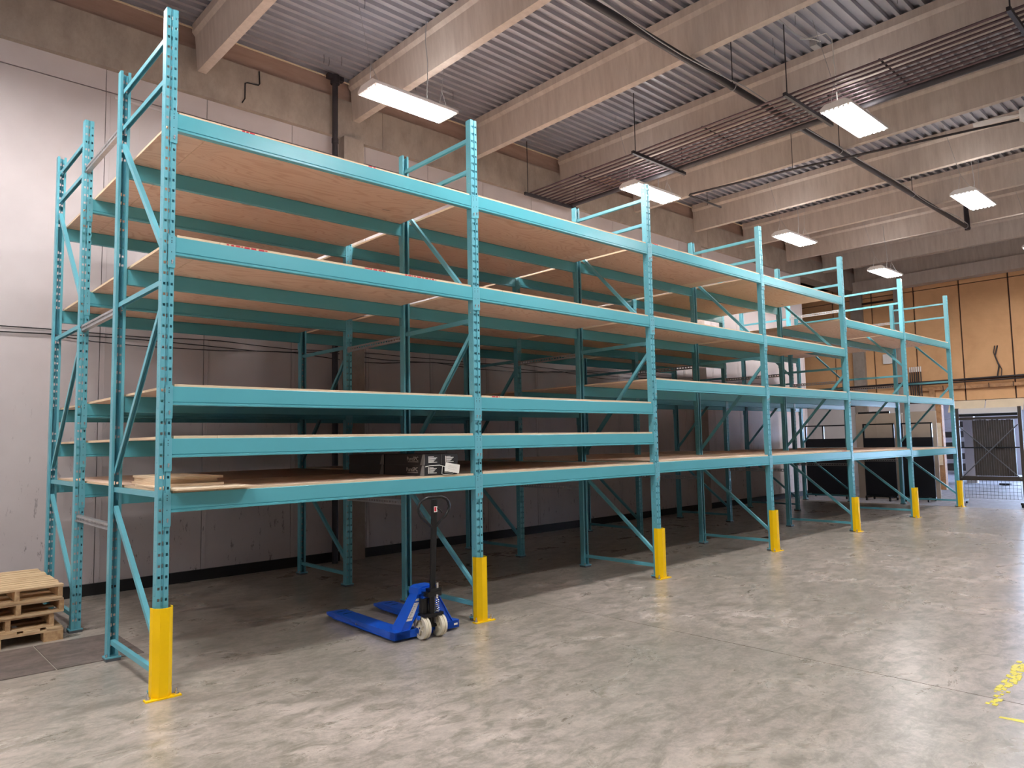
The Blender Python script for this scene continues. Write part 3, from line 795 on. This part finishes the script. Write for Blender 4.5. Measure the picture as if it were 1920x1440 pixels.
# sprinkler main
sprk = thing('sprinkler_main', (0, -.37, 6.60), 'long black sprinkler pipe running under the concrete joists toward the tan wall', 'pipe')
MB().cyl((-9,0,0),(18.1,0,0),.045,12).build('main_pipe', M['dpipe'], sprk)
for i in range(9):
    xx = 7.35+3.5*(i-4)
    if xx < 18: 
        MB().cyl((xx,0,.03),(xx,0,.72),.007,6).build('hanger_rod', M['dpipe'], sprk)
        n = 12; MB().tube([(xx,.055*math.cos(2*math.pi*k/n),.01+.065*math.sin(2*math.pi*k/n)) for k in range(n)], .006, 5, closed=True).build('pipe_ring', M['galv'], sprk)
MB().cyl((18.0,0,-.06),(18.0,0,.62),.06,10).build('riser_pipe', M['dpipe'], sprk)
tag(MB().tube([(-2+0.5*i, -.47-.03*math.sin(i*.7), 6.60-.05*abs(math.sin(i*.5))) for i in range(40)], .008, 5).build('conduit_cable', M['galv']),
    'thin pale cable clipped alongside the black sprinkler pipe', 'cable')
# branch line
bl = thing('branch_pipe', (10.52, 2.48, 6.51), 'thin dark branch pipe with an elbow running beside a joist beyond the heating coil', 'pipe')
MB().tube([(1.2,0,0),(.04,0,0),(0,-.04,0),(.32,-2.15,0),(1.06,-5.4,0),(2.2,-10,0)], .02, 8).build('pipe_run', M['dpipe'], bl)
MB().cyl((.85,.1,0),(.85,.1,.7),.006,6).build('hanger_rod', M['dpipe'], bl); MB().cyl((.33,-2.0,0),(.33,-2.0,.7),.006,6).build('hanger_rod', M['dpipe'], bl)
# vertical pipe by the column
vp = thing('drain_pipe', (3.60, 4.07, 0), 'dark vertical pipe with a collar rising beside the concrete column', 'pipe')
MB().cyl((0,0,0),(0,0,7.24),.043,14).build('pipe_body', M['dpipe'], vp)
for z in (6.2, 3.2, .9): MB().cyl((0,0,z),(0,0,z+.07),.052,14).build('pipe_collar', M['dpipe'], vp)
MB().cyl((0,0,7.12),(0,0,7.25),.07,16).box(-.13,.13,-.04,.04,7.18,7.25).build('pipe_cap', M['dpipe'], vp)
# loose white cable and junction box by the large light
cb = thing('junction_box', (8.13, -1.22, 7.10), 'small grey junction box on the joist with a white looped cable', 'junction box')
MB().box(-.07,.07,-.05,.05,0,.10).build('box_body', M['galv'], cb)
MB().tube([(0,0,.08),(-.1,-.12,.0),(-.22,-.05,.02),(-.20,.12,.10),(-.05,.05,.14),(.02,-.15,.15),(-.02,-.24,.0),(.0,-.26,-.9)], .006, 6).build('looped_cable', M['paper'], cb)
MB().tube([(0,.02,.08),(-.4,.1,.1),(-.9,.12,.15),(-1.2,-.1,.19)], .008, 6).build('flexible_conduit', M['galv'], cb)
tag(MB().tube([(2.46,4.155,6.96),(2.47,4.155,6.78),(2.45,4.155,6.755),(2.29,4.155,6.74),(2.26,4.155,6.72),(2.26,4.155,6.50),(2.22,4.155,6.43)], .009, 6).build('conduit_cable', M['black']), 'short black cable bending down the concrete ledger left of the pipe', 'cable')
# hook wires dangling from the deck
HG = 'thin wires dangling from the corrugated roof'
rw = random.Random(3); wm = MB().tube([(0,0,0),(.004,0,-.06),(.0,.004,-.13)], .003, 4).mesh('dangling_wire', M['dpipe'])
for k in range(60):
    x_ = rw.choice(BX[4:12])+rw.uniform(.5,1.9); y_ = rw.uniform(-3, 3.8)
    o = ob('dangling_wire', wm, None, (x_, y_, 7.30)); tag(o, 'short thin wire end dangling from the corrugated roof', 'wire', HG)
# ceiling fan at the right edge
fan = thing('ceiling_fan', (11.05, -3.05, 6.38), 'white ceiling fan at the right edge, one blade reaching into the picture', 'fan')
MB().cyl((0,0,-.08),(0,0,.08),.12,20).cyl((0,0,-.11),(0,0,-.08),.08,20).build('motor', M['white'], fan)
MB().cyl((0,0,.08),(0,0,.80),.015,8).cyl((0,0,.78),(0,0,.92),.06,14,r1=.08).build('down_rod', M['white'], fan)
for k in range(3):
    a = R(100+120*k); d_ = Vector((math.cos(a), math.sin(a), 0)); s_ = Vector((-math.sin(a), math.cos(a), 0))
    mb = MB(); vs = []
    for u, hw in ((.10,.03),(.28,.05),(.45,.085),(.62,.09),(.70,.06)):
        vs += [d_*u-s_*hw+Vector((0,0,.0)), d_*u+s_*hw+Vector((0,0,.018))]
    n = len(vs)//2
    up = [v+Vector((0,0,.006)) for v in vs]
    fs = [(2*i,2*i+1,2*i+3,2*i+2) for i in range(n-1)]; fs += [tuple(len(vs)+q_ for q_ in f_[::-1]) for f_ in fs]
    mb.add(vs+up, fs); mb.build('fan_blade', M['white'], fan)

# ------------------------------------------------------------------ mobile partitions beyond the rack end
def partition(x, y0, y1, lab, mull=None):
    t = thing('mobile_partition', (x, (y0+y1)/2, 0), lab, 'partition', 'black mobile partitions beyond the rack')
    w_ = (y1-y0)/2
    MB().box(-.02,.02,-w_,w_,.12,1.60).build('fabric_panel', M['navy'], t)
    q = MB(); q.box(-.022,.022,-w_,-w_+.035,1.60,1.97).box(-.022,.022,w_-.035,w_,1.60,1.97).box(-.022,.022,-w_,w_,1.935,1.97)
    if mull is not None: q.box(-.022,.022,mull-.02,mull+.02,1.60,1.94)
    q.build('window_frame', M['black'], t)
    q = MB(); q.box(-.04,.04,-w_,w_,.08,.12)
    for s_ in (-1, 1): q.box(-.28,.28,s_*(w_-.1)-.02,s_*(w_-.1)+.02,.07,.11)
    q.build('foot_rail', M['black'], t)
    for sx in (-.25, .25):
        for s_ in (-1, 1):
            MB().cyl((sx,s_*(w_-.1)-.015,.035),(sx,s_*(w_-.1)+.015,.035),.035,12).build('caster', M['rubber'], t)
    return t
partition(18.2, 2.72, 3.98, 'black mobile partition with two-pane top frame, left of the fifth front post', .12)
partition(18.1, 1.60, 2.37, 'black mobile partition with open top frame, between the fifth and sixth front posts')
partition(18.3, .78, 1.50, 'black mobile partition right of the sixth front post, nearest the passage')
for k, (x_, y0, y1, z1, lab) in enumerate([(18.62, 2.22, 2.75, 2.25, 'tall grey-beige board leaning behind, left of the other beige boards'),
                                    (18.60, 1.56, 2.21, 2.24, 'beige board standing behind the middle black partition'),
                                    (18.72, .80, 1.46, 2.26, 'beige board standing behind the right black partition')]):
    t = tag(MB().box(x_-.02, x_+.02, y0, y1, 0.0, z1).build('leaning_board', M['beige']), lab, 'board', 'beige boards behind the partitions')
tag(MB().box(18.68,18.74,1.9,2.70,2.24,2.30).box(18.68,18.74,2.64,2.70,0,2.24).build('dark_frame_board', M['black']), 'black framed edge showing above the grey-beige board', 'frame')

# rolling slat rack at the right edge
gt = thing('slat_cart', (18.0, -.5, 0), 'dark steel rolling frame with crossed rods and a white top board, holding slats', 'cart')
for s_, nm in ((.62, 'post'), (-.64, 'post')):
    MB().box(-.035,.035,s_-.035,s_+.035,.10,2.27).build('post', M['slat'], gt)
    MB().box(-.35,.35,s_-.03,s_+.03,.06,.11).build('foot', M['black'], gt)
    for sx in (-.3, .3): MB().cyl((sx,s_-.02,.035),(sx,s_+.02,.035),.035,12).build('caster', M['rubber'], gt)
MB().box(-.03,.0,-.60,.58,2.14,2.26).build('top_board', M['white'], gt)
MB().box(-.03,.03,-.60,.58,2.07,2.13).build('top_rail', M['black'], gt)
MB().box(-.03,.03,-.60,.58,1.99,2.05).build('rail', M['slat'], gt)
MB().box(-.04,.04,-.66,.60,.57,.67).build('bottom_rail', M['slat'], gt)
MB().box(-.02,.0,-.60,.58,1.32,1.35).build('rail', M['black'], gt)
MB().cyl((-.05,.6,1.86),(-.05,-.6,.62),.010,8).build('cross_rod', M['gasket'], gt)
MB().cyl((-.06,-.6,1.86),(-.06,.6,.62),.013,8).build('cross_rod', M['gasket'], gt)
ms = MB()
for k in range(16): ms.bar((0,.56-k*.075,.15),(0,.56-k*.075,.57),.006,.006)
for k in range(6): ms.bar((0,.56,.16+k*.078),(0,-.56,.16+k*.078),.006,.006)
tag(ms.build('wire_mesh', M['black'], gt), kind='stuff')
rs = random.Random(5)
for k in range(17):
    yy = -.04-k*.049
    MB().box(.04, .13, yy+.35-.0215, yy+.35+.0215, .675, 1.98+rs.uniform(-.01,.01)).build('slat', M['slat'], gt)

# wood post, cloth, header canopy and things in the passage beyond
q = tag(MB().box(22.70,22.90,1.86,2.02,0,2.62).build('wood_post', M['lumber']), 'raw timber post at the left side of the passage opening', 'post')
cl = MB(); n = 10
vs = []
for i in range(n):
    z = 2.0-i*.14; 
    vs += [(22.55, 1.86+.0*i, z), (22.50+.02*math.sin(i), 2.02+.14*math.sin(math.pi*min(1, i/6.0)), z)]
cl.add(vs, [(2*i,2*i+1,2*i+3,2*i+2) for i in range(n-1)])
o = tag(cl.build('hanging_cloth', M['cream']), 'cream cloth hanging over the timber post', 'cloth')
md = o.modifiers.new('thickness', 'SOLIDIFY'); md.thickness = .01
hc = thing('header_canopy', (22.85, 0, 2.30), 'cream sheeting tacked along the top of the passage opening', 'canopy')
for k in range(6):
    y1 = 1.66-k*.95
    mb = MB(); mb.add([(-.25,y1,.0),(-.25,y1-.93,.0),(.0,y1-.93,.34),(.0,y1,.34),(-.02,y1,.0),(-.02,y1-.93,.0)], [(0,1,2,3),(0,4,5,1)]); mb.build('canvas_panel', M['cream'], hc)
rl = thing('ledger_rail', (22.86, 0, 3.0), 'long reddish timber rail fixed across the tan wall', 'rail')
MB().box(-.04,.04,-5,2.55,0,.10).build('rail_board', M['lumber'], rl)
for k in range(12): MB().box(-.05,-.04,2.4-k*.6,2.42-k*.6,-.01,.13).build('cleat', M['groove'], rl)
MB().box(-.03,.03,2.05,2.2,-.36,0).build('rail_bracket', M['lumber'], rl)
tag(MB().cyl((22.80,8,3.24),(22.80,-8,3.33),.028,8).cyl((22.80,8,3.16),(22.80,-8,3.26),.018,8).build('wall_conduit', M['dpipe']), 'dark conduits running across the tan wall', 'conduit')
for k in range(6):
    o = thing('hanging_tube', (22.78, 2.70-k*.062, 2.76), 'x', 'tube', 'dark tubes with white ends upright on the tan wall')
    MB().cyl((0,0,0),(0,0,.90),.016,8).build('tube_body', M['dpipe'], o)
    MB().cyl((0,0,.84),(0,0,1.0),.021,8).build('tube_cap', M['white'], o)
    o['label'] = '%s of six dark tubes with white ends hung on the tan wall' % ['leftmost','second from left','third from left','fourth from left','fifth from left','rightmost'][k]
tag(MB().box(22.86,22.94,3.22,3.50,3.94,4.25).build('electrical_box', M['white']), 'pale grey box mounted on the tan wall', 'box')
tag(MB().tube([(22.9,.35,4.2),(22.88,.42,3.9),(22.88,.34,3.6),(22.88,.40,3.3)], .018, 6).tube([(22.9,.42,4.2),(22.88,.45,4.0),(22.88,.38,3.75),(22.88,.28,3.5),(22.88,.30,3.3)], .012, 6).build('coiled_cable', M['dpipe']), 'dark cables looped on the tan wall above the rolling frame', 'cable')

# beyond the opening
sh = thing('metal_shelf', (27.0, 2.75, 0), 'white metal shelving with dark bins, seen through the passage opening', 'shelf')
for yy in (-.45, .45):
    for xx in (-.25, .25): MB().box(xx-.02,xx+.02,yy-.02,yy+.02,0,2.2).build('shelf_post', M['white'], sh)
for z in (.35,.75,1.15,1.5,1.85,2.18): MB().box(-.27,.27,-.47,.47,z,z+.03).build('shelf_board', M['white'], sh)
for k, (yy, z, h) in enumerate([(-.3,.385,.25),(.1,.385,.25),(-.3,.785,.2),(.12,.785,.22),(-.3,1.185,.2),(.12,1.185,.18),(-.3,1.535,.22),(.15,1.535,.2),(-.25,1.885,.2)]):
    tag(MB().box(26.8,27.2,2.75+yy-.15,2.75+yy+.17,z,z+h).build('storage_bin', M['slat']), 'dark storage bin on the %s side of the white shelving, %s board' % ('right' if yy < 0 else 'left', ['lowest','lowest','second','second','third','third','fourth','fourth','fifth'][k]), 'bin', 'dark bins on the white shelving')
tag(MB().box(26.4,26.6,2.02,2.34,0,2.3).box(26.38,26.4,2.1,2.26,1.45,1.9).build('white_cabinet', M['sheetw']), 'tall white cabinet beyond the passage opening', 'cabinet')
fmach = tag(MB().box(25.6,25.7,.95,1.15,.9,1.7).box(25.55,25.75,.9,1.2,.3,.9).box(25.55,25.75,.9,1.2,0,.06).build('floor_machine', M['navy']), 'dark upright machine beyond the rolling frame at the right edge', 'machine')
MB().box(25.5,25.55,.98,1.12,.98,1.06).build('badge_plate', M['white'], fmach)

# ------------------------------------------------------------------ worn floor marks
fm = MB(); rf_ = random.Random(9)
for k in range(130):
    s = rf_.random(); x_ = 3.62+1.15*s; y_ = -4.02+.06*s+rf_.uniform(-.035,.035)
    if s < .28 and rf_.random() < .7: continue
    w_ = rf_.uniform(.008,.03); fm.box(x_, x_+w_*1.8, y_, y_+w_*1.2, .0, .001+.000015*k)
tag(fm.build('floor_marking', M['worn']), 'worn broken yellow stripe painted on the concrete at lower right', 'marking')
tag(MB().add([(3.44,-4.10,.001),(3.47,-4.10,.001),(3.53,-4.35,.001),(3.46,-4.35,.001)], [(0,1,2,3)]).build('floor_marking', M['worn']), 'short solid yellow paint mark on the concrete at the right edge', 'marking')
tag(MB().box(9.75,9.95,.62,.84,0,.002).build('floor_patch', M['blk']), 'small dark square patch on the floor by the fourth guard', 'patch')
